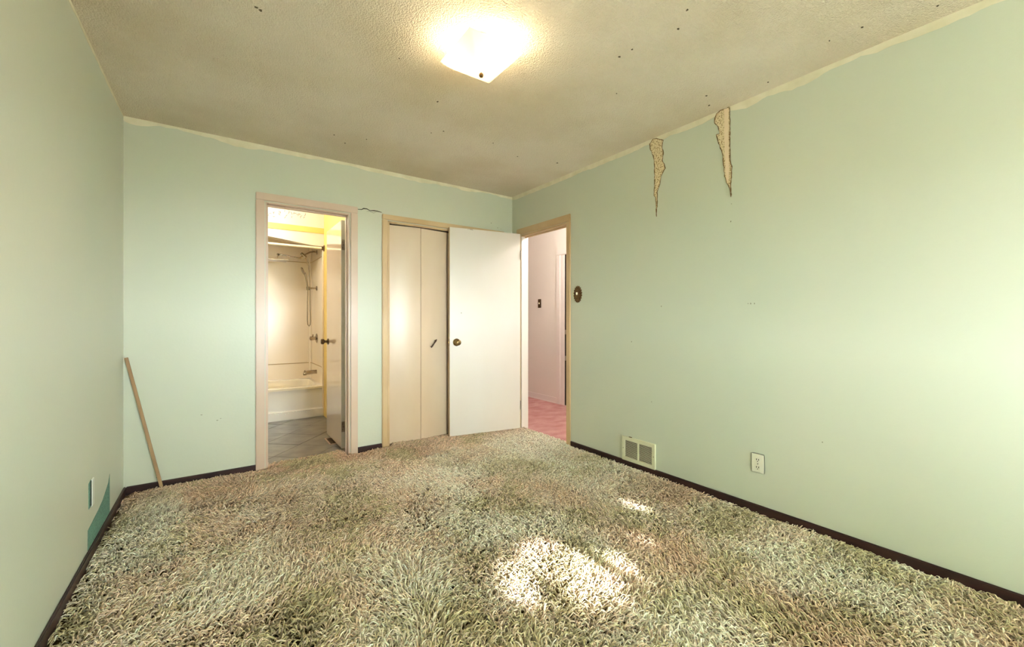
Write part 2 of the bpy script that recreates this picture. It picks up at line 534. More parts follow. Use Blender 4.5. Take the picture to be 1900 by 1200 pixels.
# hall side casing of the far door
t4 = S(thing('trim_4', (XH, 4.0, 0), None, None), 'white door frame on the pink hallway wall', 'door frame')
MB().box(XH - .018, XH, 4.165, 4.245, 0, 2.0).build('side_casing', M['halltrim'], t4, bevel=.006)
MB().box(XH - .018, XH, 3.30, 4.245, 2.0, 2.075).build('head_casing', M['halltrim'], t4, bevel=.006)
MB().box(XH - .012, XH + .0, 4.085, 4.165, 0, 2.0).build('jamb', M['halltrim'], t4, bevel=.003)
d5 = S(thing('door_4', (XH, 3.7, 0), None, None), 'dark doorway strip at the edge of the hall door', 'door')
MB().box(XH - .006, XH, 3.35, 4.085, 0.01, 2.0).build('door_leaf', M['dark'], d5)
for z in (.945, .60):
    MB().box(XH - .014, XH - .004, 4.03, 4.075, z, z + .06).build('strike_plate', M['steel'], d5, bevel=.002)

# ------------------------------------------------------------------ doors
# door_1: bathroom door, swung into the bathroom
d1 = S(thing('door_1', (0.912, 3.797, 0.02), None, None), 'glossy beige bathroom door standing open beside the tub', 'door')
leaf = MB().box(0.877, 0.912, 3.800, 4.385, 0.02, 2.0).build('door_leaf', M['bathdoor'], d1, bevel=.002)
MB().box(0.8775, 0.9115, 3.7982, 3.8002, 0.022, 1.998).build('door_edge', M['doorwhite'], d1)
for z in (1.74, 0.16):
    hn = MB().box(0.879, 0.905, 3.7965, 3.7985, z, z + .09).build('hinge', M['steel'], d1)
    MB().box(0.905, 0.9135, 3.729, 3.7985, z, z + .09).build('hinge_leaf', M['steel'], hn)
    MB().tube([(0.915, 3.790, z), (0.915, 3.790, z + .09)], .006, 10).build('hinge_pin', M['steel'], hn, smooth=True)
    for k in range(3):
        MB().lathe([(0, .0035), (.001, .003)], (0.888 + .007 * (k % 2), 3.7966, z + .02 + .025 * k), (0, -1, 0), 8).build('screw', M['dark'], hn)
kn = MB().lathe([(0, .030), (.004, .031), (.008, .024), (.010, .012), (.030, .011), (.036, .020), (.046, .026), (.060, .026), (.066, .020), (.067, .001)],
                (0.877, 4.318, 0.925), (-1, 0, 0)).build('knob', M['bronze'], d1, smooth=True)

# door_2: bedroom door, swung back against the closet
hx, hy, fx, fy_ = 2.530, 3.425, 1.795, 3.553
L2 = math.hypot(fx - hx, fy_ - hy)
ang = math.atan2(fy_ - hy, fx - hx)
d2 = S(thing('door_2', (hx, hy, 0.0), None, None, rz=ang), 'off white flush door swung open in front of the closet', 'door')
# local: +x from hinge to free edge, camera side is +y (left of travel is -> check) 
MB().box(0, L2, -0.035, 0.0, 0.028, 2.013).build('door_leaf', M['door'], d2, bevel=.002, local=True)
MB().box(L2 - .0005, L2 + .0012, -0.034, -0.001, 0.03, 2.011).build('door_edge', M['tan'], d2, local=True)
kx = L2 - .067
k2 = MB().lathe([(0, .034), (.003, .036), (.007, .030), (.009, .013), (.028, .012), (.034, .020), (.044, .027), (.056, .028), (.064, .022), (.067, .012), (.068, .001)],
                (kx, 0.0, 0.920), (0, 1, 0), 28).build('knob', M['brass'], d2, smooth=True, local=True)
MB().lathe([(0, .006), (.003, .006), (.004, .001)], (kx, 0.067, 0.920), (0, 1, 0), 12).build('keyhole', M['dark'], k2, local=True)
MB().lathe([(0, .034), (.004, .034), (.009, .012), (.03, .012), (.04, .026), (.056, .028), (.066, .012)], (kx, -0.035, 0.920), (0, -1, 0), 20).build('knob', M['brass'], d2, smooth=True, local=True)
lp = MB().box(L2 + .001, L2 + .0025, -0.029, -0.006, .885, .955).build('latch_plate', M['brass'], d2, local=True)
MB().box(L2 + .002, L2 + .011, -0.023, -0.012, .912, .928).build('latch_bolt', M['brass'], lp, local=True, bevel=.002)
MB().lathe([(0, .005), (.0008, .004)], (L2 - .115, 0, 1.20), (0, 1, 0), 10).build('old_screw_hole', M['scuff'], d2, local=True)
for z in (.22, 1.75):
    MB().tube([(-.004, .004, z), (-.004, .004, z + .09)], .006, 10).build('hinge', M['steel'], d2, local=True, smooth=True)
for k in range(9):     # chips of paint on the top edge
    u = 0.515 + .011 * (k % 5) + random.uniform(-.004, .004)
    MB().obox((u, .0004, 2.008 - .006 * (k // 5) * random.random()), (random.uniform(.002, .004), 0, 0), (0, .0004, 0), (0, 0, .0018)).build('paint_chip', M['peeledge'], d2, local=True)

# door_3: folding closet doors
d3 = S(thing('door_3', (CL0, YB + 0.015, 0.0), None, None), 'aged cream folding closet doors with a slanted pull', 'door')


def panel(xa, ya, xb, yb, name='folding_panel'):
    d = Vector((xb - xa, yb - ya, 0))
    n = Vector((-d.y, d.x, 0)).normalized()
    if n.y > 0:
        n = -n
    c = Vector(((xa + xb) / 2, (ya + yb) / 2, (0.035 + 1.975) / 2)) - n * 0.014
    return MB().obox(c, d / 2 * 0.994, n * 0.014, (0, 0, (1.975 - 0.035) / 2)).build(name, M['bifold'], d3, bevel=.002), n, d


PW = 0.285
x0 = CL0 + 0.020
yo = YB + 0.022
TILT = math.radians(4.2)
xm1, ym1 = x0 + PW * math.cos(TILT), yo - PW * math.sin(TILT)
ns_ = 12
pf, pbk, cx_, cy0 = [], [], x0, yo
for i in range(ns_ + 1):
    pf.append((cx_, cy0))
    pbk.append((cx_, cy0 + .028))
    tl = math.radians(12.0 - 10.5 * i / ns_)
    cx_ += PW / ns_ * math.cos(tl)
    cy0 -= PW / ns_ * math.sin(tl)
MB().prism(pf + pbk[::-1], lambda u, v, d: (u, v, d), 0.035, 1.975).build('folding_panel', M['bifold'], d3, smooth=True)
xm1, ym1 = pf[-1]
TILT = math.asin((yo - ym1) / PW)
p2, n2, dd2 = panel(xm1 + .003, ym1, xm1 + .003 + PW * math.cos(TILT), yo)
x2 = CL1 - 0.020
xm2 = x2 - PW * math.cos(TILT)
panel(xm2, ym1, x2, yo)
panel(xm2 - .003 - PW * math.cos(TILT), yo, xm2 - .003, ym1)
MB().box(CL0 + .02, CL1 - .02, YB + .03, YB + .055, 1.985, 2.0).build('track', M['dark'], d3)
# slanted pull on the second panel
du = dd2.normalized()
base = Vector((xm1 + .003, ym1, 0)) + du * 0.125
dirp = (du * 0.62 + Vector((0, 0, 0.78))).normalized()
cpt = base + Vector((0, 0, 0.912)) + n2 * 0.022
pull = MB().tube([cpt + dirp * t + n2 * o for t, o in ((-.048, .0), (-.03, .003), (0, .002), (.03, .003), (.048, 0))], [.004, .007, .0055, .007, .004], 10).build('pull', M['bar'], d3, smooth=True)
for t in (-.036, .036):
    MB().tube([cpt + dirp * t - n2 * .022, cpt + dirp * t], .004, 8).build('post', M['bar'], pull, smooth=True)

# ------------------------------------------------------------------ marks on walls and ceiling
# bare, wavy plaster edge under the ceiling line
def edge_strip(parent, fn, a0, a1, seed, lo=.012, hi=.055, big=()):
    r = random.Random(seed)
    n = int((a1 - a0) / .03)
    vs_, z = [], .03
    for i in range(n + 1):
        z = min(hi, max(lo, z + r.uniform(-.007, .007)))
        u = a0 + (a1 - a0) * i / n
        zz = z
        for c, wd, am in big:
            zz += am * math.exp(-((u - c) / wd) ** 2)
        vs_.append((u, zz))
    b = MB()
    v = [fn(u, H, 0.0012) for u, q in vs_] + [fn(u, H - q, 0.0012) for u, q in vs_]
    v += [fn(u, H, 0.0) for u, q in vs_] + [fn(u, H - q, 0.0) for u, q in vs_]
    m_ = n + 1
    f = []
    for i in range(n):
        f.append((i, i + 1, m_ + i + 1, m_ + i))
        f.append((m_ + i, m_ + i + 1, 3 * m_ + i + 1, 3 * m_ + i))
    b.add(v, f)
    return b.build('bare_plaster_edge', M['strip'], parent)


edge_strip(wall_back, lambda u, z, d: (u, YB - d, z), XL, XR, 3, .010, .034, big=((0.15, .15, .02), (-.43, .06, .02), (1.5, .1, .012)))
edge_strip(wall_right, lambda u, z, d: (XR - d, u, z), YN, YB, 5, .016, .040, big=((.95, .12, .03), (1.2, .1, .02), (.55, .1, .012)))
wl = bpy.data.objects['wall_left']
edge_strip(wl, lambda u, z, d: (XL + d, u, z), YN, YB, 8, .008, .020)
# lighter painted corner lines
MB().box(XL, XL + .004, YB - .004, YB, BH, H - .03).build('corner_bead', M['wall'], wall_back)

PA = [(1.859, 2.436), (1.887, 2.408), (1.881, 2.368), (1.854, 2.304), (1.847, 2.235), (1.845, 2.133), (1.851, 2.026), (1.838, 2.01), (1.83, 1.87), (1.824, 1.978), (1.825, 2.044), (1.803, 2.097), (1.792, 2.152), (1.76, 2.196), (1.768, 2.227), (1.784, 2.257), (1.775, 2.311), (1.787, 2.357), (1.775, 2.398), (1.811, 2.416), (1.83, 2.43)]
PB = [(1.343, 2.437), (1.318, 2.437), (1.309, 2.436), (1.307, 2.1), (1.294, 2.068), (1.298, 2.026), (1.303, 1.963), (1.301, 1.884), (1.31, 1.936), (1.33, 1.981), (1.343, 2.039), (1.35, 2.143), (1.357, 2.181), (1.383, 2.249), (1.392, 2.296), (1.374, 2.296), (1.38, 2.342), (1.404, 2.374), (1.404, 2.403), (1.391, 2.428), (1.365, 2.439)]
PS = [(1.343, 2.437), (1.318, 2.437), (1.314, 2.102), (1.313, 2.002), (1.321, 1.982), (1.331, 1.992), (1.337, 2.11), (1.343, 2.256)]
fr = lambda u, z, d: (XR - d, u, min(z, H - .0005))


def densify(poly, amp, seed):
    r = random.Random(seed)
    out = []
    for i, p in enumerate(poly):
        q = poly[(i + 1) % len(poly)]
        n = max(1, int(math.hypot(q[0] - p[0], q[1] - p[1]) / .012))
        for k in range(n):
            t = k / n
            out.append((p[0] + (q[0] - p[0]) * t + r.uniform(-amp, amp), p[1] + (q[1] - p[1]) * t + r.uniform(-amp, amp)))
    return out


for nm, P, sd in (('torn_paint_patch', PA, 1), ('torn_paint_patch', PB, 2)):
    Q = densify(P, .0016, sd)
    pt = MB().prism(Q, fr, 0.0002, 0.0018).build(nm, M['peel'], wall_right)
    # raised curled lip of torn paint around the patch
    loop = [fr(u, z, .0022) for u, z in Q]
    MB().tube(loop + [loop[0]], [random.Random(sd * 100 + i).uniform(.0010, .0036) for i in range(len(loop) + 1)], 5, caps=False).build('torn_lip', M['peeledge'], pt)
MB().prism(PS, fr, 0.0018, 0.0026).build('paper_tape', M['peelsmooth'], wall_right)
for k, (u, z) in enumerate([(1.202, 1.228), (1.187, 1.228), (1.166, 1.227), (1.792, 1.229), (2.051, .966), (1.873, .54), (1.3, 1.841), (1.304, 1.733), (0.831, .496)]):
    s = random.uniform(.003, .006)
    MB().prism([(u + s * math.cos(a) * .6, z + s * random.uniform(.6, 1.3) * math.sin(a)) for a in [i * 1.047 for i in range(6)]], fr, .0001, .0006).build('scuff_mark', M['scuff'], wall_right)
fb = lambda p, d=.0015: (p[0], YB - d, p[1])
CR = [(0.962, 2.065), (1.0, 2.069), (1.015, 2.08), (1.044, 2.081), (1.069, 2.07), (1.104, 2.075), (1.134, 2.075), (1.169, 2.07)]
CR2 = [(1.039, 2.055), (1.064, 2.064), (1.099, 2.054), (1.124, 2.068), (1.149, 2.07)]
MB().tube([fb(p) for p in CR], [.002, .003, .0045, .0035, .0025, .004, .003, .002], 6).build('plaster_crack', M['crack'], wall_back)
MB().tube([fb(p) for p in CR2], [.0006, .0014, .0016, .0014, .0006], 5).build('plaster_crack', M['scuff'], wall_back)
for (u, z) in [(.0, .42), (.02, .43), (-.09, .47), (2.30, 2.13), (2.38, 2.09), (2.42, 2.085)]:
    s = random.uniform(.003, .006)
    MB().prism([(u + s * 1.6 * math.cos(a), z + s * .6 * math.sin(a)) for a in [i * 1.047 for i in range(6)]], lambda p, q, d: (p, YB - d, q), .0001, .0006).build('scuff_mark', M['scuff'], wall_back)
CE = [(0.132, 2.041), (1.077, 2.291), (0.744, 2.025), (1.22, 2.699), (1.279, 2.626), (1.664, 2.589), (1.882, 1.612), (1.637, 1.306), (1.632, 1.38), (1.691, 1.095), (1.619, 1.006), (2.449, 0.389), (2.329, 1.324), (2.447, 1.374), (2.473, 1.054), (2.341, 0.731), (2.354, 0.612), (0.881, 3.065), (1.959, 2.69), (2.31, 2.608), (0.674, 3.126), (0.77, 3.223), (0.15, 2.05)]
for i, (u, v_) in enumerate(CE):
    s = .007 if i in (0, 22) else random.uniform(.004, .008)
    pts = [(u + s * random.uniform(.4, 1.2) * math.cos(a), v_ + s * random.uniform(.4, 1.2) * math.sin(a)) for a in [k * .785 for k in range(8)]]
    MB().prism(pts, lambda p, q, d: (p, q, H - d), .0005, .003).build('dirt_speck', M['speck'], ceil)

# unpainted teal patch on the left wall
tp = [(3.195, .060), (3.195, .272), (3.16, .235), (3.10, .212), (3.02, .186), (2.93, .172), (2.84, .164), (2.715, .152), (2.711, .060)]
MB().prism(tp, lambda u, z, d: (XL + d, u, z), .0002, .0012).build('teal_paint_patch', M['teal'], wl)

# ------------------------------------------------------------------ carpet: shag pile, one uncountable mass
def vnoise(x, y, sc, seed):
    r = np.random.default_rng(seed)
    g = r.random((64, 64))
    u, v = x / sc + 20, y / sc + 20
    i, j = np.floor(u).astype(int), np.floor(v).astype(int)
    a, b_ = u - i, v - j
    a, b_ = a * a * (3 - 2 * a), b_ * b_ * (3 - 2 * b_)
    i0, i1, j0, j1 = i % 64, (i + 1) % 64, j % 64, (j + 1) % 64
    return g[i0, j0] * (1 - a) * (1 - b_) + g[i1, j0] * a * (1 - b_) + g[i0, j1] * (1 - a) * b_ + g[i1, j1] * a * b_


def fbm(x, y, sc, seed, o=3):
    return sum(vnoise(x, y, sc / 2 ** k, seed + k) * .5 ** k for k in range(o)) / sum(.5 ** k for k in range(o))


def scatter(n, x0, x1, y0, y1):
    return rng.uniform(x0, x1, n), rng.uniform(y0, y1, n)


AREA_V = (XR - XL) * (YB - YN)
xs, ys = scatter(int(AREA_V * 10800), XL + .016, XR - .016, YN + .01, YB - .016)
depth = .578 * xs + .816 * ys
side = np.abs(.816 * xs - .578 * ys) / np.maximum(depth, .01)
vis = (depth > 1.33) & (side < 1.32)
keep = vis | (rng.random(len(xs)) < .18)
xs, ys, vis = xs[keep], ys[keep], vis[keep]
# carpet tongues in the doorways
tx, ty = scatter(900, BD0 + .012, BD1 - .012, YB - .02, 3.700)
t2x, t2y = scatter(600, XR - .02, XR + .004, HD0 + .02, HD1 - .02)
t3x, t3y = scatter(1100, CL0 + .02, CL1 - .02, YB - .02, YB + .05)
xs = np.concatenate([xs, tx, t2x, t3x])
ys = np.concatenate([ys, ty, t2y, t3y])
vis = np.concatenate([vis, np.ones(len(tx) + len(t2x) + len(t3x), bool)])
n = len(xs)
fat = np.where(vis, 1.0, 2.0)
sm0 = lambda x, a, b_: np.clip((x - a) / (b_ - a), 0, 1)
flow = fbm(xs, ys, .55, 31, 3) * 12.0
th = flow + rng.normal(0, .6, n)
# trodden lanes lean along the room, the strip by the right wall leans towards the window
lane = 1 / (1 + np.exp(-(xs - (1.93 + .05 * np.sin(ys * 2.1))) / .03))
th = np.where(rng.random(n) < .6, np.where(lane > .5, -2.2 + rng.normal(0, .6, n), th), th)
mid = np.exp(-((xs - 1.76) / .17) ** 2) * sm0(2.6 - ys, 0, .5)
th = np.where(rng.random(n) < .65 * mid, 1.35 + rng.normal(0, .5, n), th)
Ls = rng.uniform(.028, .054, n) * np.where(vis, 1, 1.3)
hs = rng.uniform(.018, .040, n) * (.75 + .5 * fbm(xs, ys, .3, 77, 2))
hs = np.where(mid > .5, hs * .9, hs)
dwall = np.minimum(np.minimum(xs - XL, XR - xs), np.where(((xs > BD0) & (xs < BD1)) | ((xs > CL0) & (xs < CL1)), 9.0, YB - ys))
dwall = np.where((xs > XR - .3) & (ys > HD0 - .02), 9.0, dwall)
hs = hs * np.clip(.5 + (dwall - .02) / .14, .5, 1.0)                      # pile is shorter where it tucks under the boards
curl = rng.normal(0, .6, n)
T = np.array([0, .34, .7, 1.0])
HZr = np.array([0, .62, 1.0, .82])
P = np.zeros((n, 4, 3))
px_, py_ = xs.copy(), ys.copy()
prev = 0
for k in range(4):
    if k:
        seg = (T[k] - prev) * Ls
        px_ = px_ + np.cos(th + curl * T[k]) * seg
        py_ = py_ + np.sin(th + curl * T[k]) * seg
        prev = T[k]
    P[:, k, 0], P[:, k, 1] = px_, py_
    P[:, k, 2] = .002 + hs * HZr[k] * (1 + (rng.random(n) - .5) * (.5 if k == 3 else .15))
P[:, :, 0] = np.clip(P[:, :, 0], XL + BT + .002, XR + .012)
rightwall = (P[:, 0, 1] < 2.712) | (P[:, 0, 1] > HD1 - .02)
P[rightwall, :, 0] = np.minimum(P[rightwall, :, 0], XR - BT - .002)
inb = (xs > BD0 + .005) & (xs < BD1 - .005)
inc = (xs > CL0 + .01) & (xs < CL1 - .01)
ymax = np.where(inb, 3.715, np.where(inc, YB + .06, YB - BT - .002))
P[:, :, 1] = np.clip(P[:, :, 1], YN + .006, ymax[:, None])
# flatten under the open bedroom door
ud = (P[:, 0, 0] > fx - .02) & (P[:, 0, 0] < hx + .03) & (P[:, 0, 1] > hy - .02 + (hx - P[:, 0, 0]) * .174 - .02)
P[ud, :, 2] *= .8
rad = np.array([1.0, 1.1, 1.0, .7]) * .0028
R_ = rad[None, :] * fat[:, None] * rng.uniform(.8, 1.25, n)[:, None]
tan = np.stack([np.cos(th), np.sin(th), np.zeros(n)], 1)
sid = np.stack([-np.sin(th), np.cos(th), np.zeros(n)], 1)
nor = np.array([0, 0, 1.0])[None, :]
V = np.zeros((n, 4, 3, 3))
rot = rng.uniform(0, 2.09, n)
for s in range(3):
    a = rot + s * 2 * np.pi / 3
    # the base rings stand up, so their section turns from horizontal to upright along the strand
    for k, w_ in enumerate((0.0, .45, .9, 1.0)):
        up = nor * w_ - tan * (1 - w_)
        V[:, k, s, :] = P[:, k, :] + (sid * np.cos(a)[:, None] + up * np.sin(a)[:, None]) * R_[:, k][:, None]
V[..., 2] = np.maximum(V[..., 2], .0005)
verts = V.reshape(-1, 3)
q = []
for k in range(3):
    for s in range(3):
        s2 = (s + 1) % 3
        q.append([k * 3 + s, k * 3 + s2, (k + 1) * 3 + s2, (k + 1) * 3 + s])
q = np.array(q)
faces = (np.arange(n)[:, None, None] * 12 + q[None]).reshape(-1)
nf = n * 9
me = bpy.data.meshes.new('shag_carpet')
me.vertices.add(len(verts))
me.vertices.foreach_set('co', verts.astype(np.float32).ravel())
me.loops.add(nf * 4)
me.loops.foreach_set('vertex_index', faces.astype(np.int32))
me.polygons.add(nf)
me.polygons.foreach_set('loop_start', np.arange(0, nf * 4, 4, dtype=np.int32))
me.polygons.foreach_set('use_smooth', np.ones(nf, bool))
me.update(calc_edges=True)
# dyed yarn colours: cream, beige, moss green and brown in drifting patches
cream, beige, green, brown = [np.array(lin(*c)[:3]) for c in ((255, 244, 224), (253, 228, 204), (200, 190, 146), (202, 164, 130))]
g1 = fbm(xs, ys, .30, 101, 3) + rng.normal(0, .09, n)
g2 = fbm(xs, ys, .24, 211, 3) + rng.normal(0, .10, n)
g3 = fbm(xs, ys, .8, 307, 2) + rng.normal(0, .06, n)
sm = lambda x, a, b_: np.clip((x - a) / (b_ - a), 0, 1)
daylit = np.exp(-((xs - 1.75) / .6) ** 2 - ((ys - 2.95) / .28) ** 2)      # daylight sheen by the doors, put into the yarn colour
edge = sm(ys, 3.15, 3.45)                                                 # browner band along the back wall
wc = np.clip(sm(g1, .44, .56) + .45 * daylit + .3 * (lane > .5) - .35 * edge, 0, 1)
wg = sm(g2, .57, .66) * .8 * (1 - .7 * daylit)
wb = np.clip(sm(g3, .55, .75) * .6 + .55 * mid + .45 * edge, 0, .8)
col = beige[None] * (1 - wc)[:, None] + cream[None] * wc[:, None]
col = col * (1 - wb)[:, None] + brown[None] * wb[:, None]
col = col * (1 - wg)[:, None] + green[None] * wg[:, None]
col = col * rng.uniform(.72, 1.18, n)[:, None]
colv = np.ones((n, 12, 4), np.float32)
colv[:, :, :3] = np.clip(col, 0, 1)[:, None, :]
ca_ = me.attributes.new('yarn', 'FLOAT_COLOR', 'POINT')
ca_.data.foreach_set('color', colv.ravel())
me.materials.append(M['yarn'])
carpet = bpy.data.objects.new('shag_carpet', me)
C.objects.link(carpet)
tag(carpet, 'shaggy cream and moss green carpet covering the bedroom floor', 'carpet', kind='stuff')

# ------------------------------------------------------------------ ceiling light: square bent glass on two bulbs
lx, ly = 1.010, 1.675
lamp = thing('ceiling_light', (lx, ly, H), 'lit square bent glass ceiling light with a dark centre finial', 'ceiling light')
MB().lathe([(0, .055), (.006, .058), (.016, .05), (.018, .01)], (lx, ly, H), (0, 0, -1), 28).build('ceiling_pan', M['white'], lamp, smooth=True)
b = MB()
NG, HS = 24, 0.143
grid = {}
v, f = [], []


def shade_z(u, q):
    r = max(abs(u), abs(q))
    return 2.288 + .072 * r ** 2.2


for k, dz in enumerate((0, .003)):
    for i in range(NG + 1):
        for j in range(NG + 1):
            u, q_ = -1 + 2 * i / NG, -1 + 2 * j / NG
            v.append((lx + u * HS, ly + q_ * HS, shade_z(u, q_) + dz))
n1_ = (NG + 1) ** 2
idx = lambda k, i, j: k * n1_ + i * (NG + 1) + j
for i in range(NG):
    for j in range(NG):
        f.append((idx(0, i, j), idx(0, i, j + 1), idx(0, i + 1, j + 1), idx(0, i + 1, j)))
        f.append((idx(1, i, j), idx(1, i + 1, j), idx(1, i + 1, j + 1), idx(1, i, j + 1)))
for i in range(NG):
    f.append((idx(0, i, 0), idx(0, i + 1, 0), idx(1, i + 1, 0), idx(1, i, 0)))
    f.append((idx(0, i, NG), idx(0, i + 1, NG), idx(1, i + 1, NG), idx(1, i, NG)))
    f.append((idx(0, 0, i), idx(0, 0, i + 1), idx(1, 0, i + 1), idx(1, 0, i)))
    f.append((idx(0, NG, i), idx(0, NG, i + 1), idx(1, NG, i + 1), idx(1, NG, i)))
b.add(v, f)
sg = bpy.data.materials.new('lit_frosted_glass')
sg.use_nodes = True
N, L = sg.node_tree.nodes, sg.node_tree.links
p = N['Principled BSDF']
p.inputs['Base Color'].default_value = lin(250, 240, 215)
p.inputs['Roughness'].default_value = 0.15
p.inputs['Emission Color'].default_value = (1.0, 0.84, 0.50, 1)
p.inputs['Emission Strength'].default_value = 0.3
tl_ = N.new('ShaderNodeBsdfTranslucent')
tl_.inputs[0].default_value = lin(252, 240, 212)
mx = N.new('ShaderNodeMixShader')
mx.inputs[0].default_value = 0.6
L.new(p.outputs[0], mx.inputs[1])
L.new(tl_.outputs[0], mx.inputs[2])
L.new(mx.outputs[0], N['Material Output'].inputs[0])
b.build('glass_shade', sg, lamp, smooth=True)
MB().lathe([(0, .004), (.012, .004), (.013, .009), (.020, .011), (.027, .008), (.030, .001)], (lx, ly, 2.296), (0, 0, -1), 16).build('finial', M['bronze'], lamp, smooth=True)
MB().tube([(lx, ly, H - .016), (lx, ly, 2.29)], .004, 8).build('stem', M['brass'], lamp)
bm_ = emat('glowing_bulb', (1.0, 0.82, 0.56, 1), 8)
for s in (-1, 1):
    dx, dy = s * .816, s * -.578
    MB().lathe([(0, .012), (.02, .014), (.035, .026), (.055, .030), (.075, .024), (.085, .002)], (lx + dx * .015, ly + dy * .015, 2.385), (dx, dy, 0), 16).build('bulb', bm_, lamp, smooth=True)
    li = bpy.data.lights.new('bulb_light', 'POINT')
    li.energy = LAMP
    li.color = (1.0, 0.84, 0.60)
    li.shadow_soft_size = .03
    lo_ = bpy.data.objects.new('bulb_light', li)
    lo_.location = (dx * .13, dy * .13, 2.345 - H)
    lo_.parent = lamp
    C.objects.link(lo_)

# ------------------------------------------------------------------ wall fittings in the bedroom
# return air grille
vt = thing('wall_vent', (XR, 1.985, .055), 'cream louvred wall vent above the dark baseboard', 'vent')
y0, y1, z0, z1 = 1.837, 2.133, .058, .240
b = MB()
d0, d1 = XR - .012, XR
b.box(d0, d1, y0, y0 + .026, z0 + .026, z1 - .026).box(d0, d1, y1 - .026, y1, z0 + .026, z1 - .026).box(d0, d1, y0, y1, z0, z0 + .026).box(d0, d1, y0, y1, z1 - .026, z1)
b.build('frame', M['ventcream'], vt, bevel=.0008, seg=1)
MB().box(d0, d1, 1.979, 1.991, z0 + .02, z1 - .02).build('divider', M['ventcream'], vt, bevel=.002)
MB().box(XR - .002, XR, y0 + .02, y1 - .02, z0 + .02, z1 - .02).build('backing', M['dark'], vt)
ns = 15
first = None
for side_, (a, c) in enumerate(((y0 + .026, 1.979), (1.991, y1 - .026))):
    for k in range(ns):
        z = z0 + .030 + (z1 - z0 - .060) * k / (ns - 1)
        MB().obox((XR - .007, (a + c) / 2, z), (.0040, 0, -.0014), (0, (c - a) / 2, 0), (.0006, 0, .0012)).build('slat', M['ventcream'], vt)
for y in (y0 + .012, y1 - .012):
    MB().lathe([(0, .004), (.002, .003)], (d0, y, (z0 + z1) / 2), (-1, 0, 0), 10).build('screw', M['scuff'], vt)
# thumb lever notch on top
MB().box(XR - .010, XR - .002, 2.045, 2.07, z1 - .002, z1 + .004).build('lever', M['bronze'], vt)


def outlet(name, loc, label):
    t = thing(name, loc, label, 'outlet')
    x, y, z = loc
    MB().box(x - .006, x, y - .036, y + .036, z, z + .112).build('cover_plate', M['plate'], t, bevel=.003)
    for dz in (.030, .074):
        s = MB().prism([(y + .014 * math.cos(a), z + dz + max(-.012, min(.012, .0165 * math.sin(a)))) for a in [i * math.pi / 10 for i in range(20)]], lambda u, v, d: (x - d, u, v), .005, .0078).build('socket', M['plate'], t)
        for dy in (-.006, .006):
            MB().box(x - .0083, x - .0076, y + dy - .0017, y + dy + .0017, z + dz - .001, z + dz + .008).build('slot', M['dark'], s)
        MB().lathe([(0, .0026), (.0006, .0026)], (x - .0078, y, z + dz - .007), (-1, 0, 0), 8).build('slot', M['dark'], s)
    MB().lathe([(0, .003), (.0012, .0025)], (x - .006, y, z + .052), (-1, 0, 0), 8).build('screw', M['dark'], t)
    return t


outlet('wall_outlet', (XR, 1.1455, .244), 'cream duplex outlet on the wall right of the vent')

# ornate switch plate
sp = thing('light_switch', (XR, 2.626, 1.285), 'scalloped oval bronze switch plate beside the hall doorway', 'light switch')
cy_, cz_ = 2.626, 1.356
pts = []
for i in range(96):
    a = 2 * math.pi * i / 96
    k = 1 + .10 * (abs(math.sin(a * 9)) - .5) * 2
    pts.append((cy_ + .047 * k * math.cos(a), cz_ + .068 * k * math.sin(a)))
MB().prism(pts, lambda u, v, d: (XR - d, u, v), 0, .005).build('scalloped_plate', M['bronze'], sp)
pts = [(cy_ + .034 * math.cos(i * .131), cz_ + .053 * math.sin(i * .131)) for i in range(48)]
MB().prism(pts, lambda u, v, d: (XR - d, u, v), .004, .008).build('raised_centre', M['bronze'], sp, bevel=.002)
for i in range(18):
    a = 2 * math.pi * (i + .5) / 18
    MB().lathe([(0, .0045), (.002, .004), (.004, .001)], (XR - .005, cy_ + .041 * math.cos(a), cz_ + .061 * math.sin(a)), (-1, 0, 0), 8).build('bead', M['bronze'], sp)
MB().obox((XR - .013, cy_ + .002, cz_ + .006), (.007, 0, .002), (0, .0045, 0), (-.002, 0, .010)).build('toggle', M['ivory'], sp, bevel=.001)

# plate on the left wall, half uncovered
op = thing('blank_wall_plate', (XL, 2.765, .243), 'white wall plate beside a dark teal gap near the floor', 'wall plate')
MB().box(XL, XL + .006, 2.770, 2.812, .243, .372).build('cover_plate', M['white'], op, bevel=.002)
MB().prism([(2.728, .245), (2.772, .245), (2.772, .372), (2.728, .365)], lambda u, z, d: (XL + d, u, z), .0002, .0015).build('uncovered_patch', M['teal'], op)
MB().box(XL + .001, XL + .0035, 2.759, 2.771, .25, .368).build('dark_gap', M['dark'], op)

# wooden stick leaning in the corner
a, c = Vector((-.296, 3.572, .012)), Vector((-.4755, 3.600, .890))
d = (c - a).normalized()
sd = d.cross(Vector((0, 1, 0))).normalized()
up = sd.cross(d).normalized()
st = thing('wooden_stick', tuple(a), 'thin bare wooden stick leaning in the corner', 'stick')
MB().obox((a + c) / 2, sd * .0085, up * .0065, d * ((c - a).length / 2)).build('batten', M['wood'], st, bevel=.0012)
MB().lathe([(0, .003), (.004, .002), (.005, .0005)], a + d * .09 + sd * .0085, tuple(sd), 8).build('nail', M['steel'], st)

# ------------------------------------------------------------------ hallway fittings
hs_ = thing('hall_switch', (XH, 4.617, 1.305), 'small brown switch plate on the pink hallway wall', 'light switch')
MB().box(XH - .006, XH, 4.582, 4.652, 1.308, 1.432).build('cover_plate', M['bronze'], hs_, bevel=.003)
MB().obox((XH - .011, 4.617, 1.372), (.006, 0, .002), (0, .005, 0), (-.002, 0, .011)).build('toggle', M['ivory'], hs_, bevel=.001)


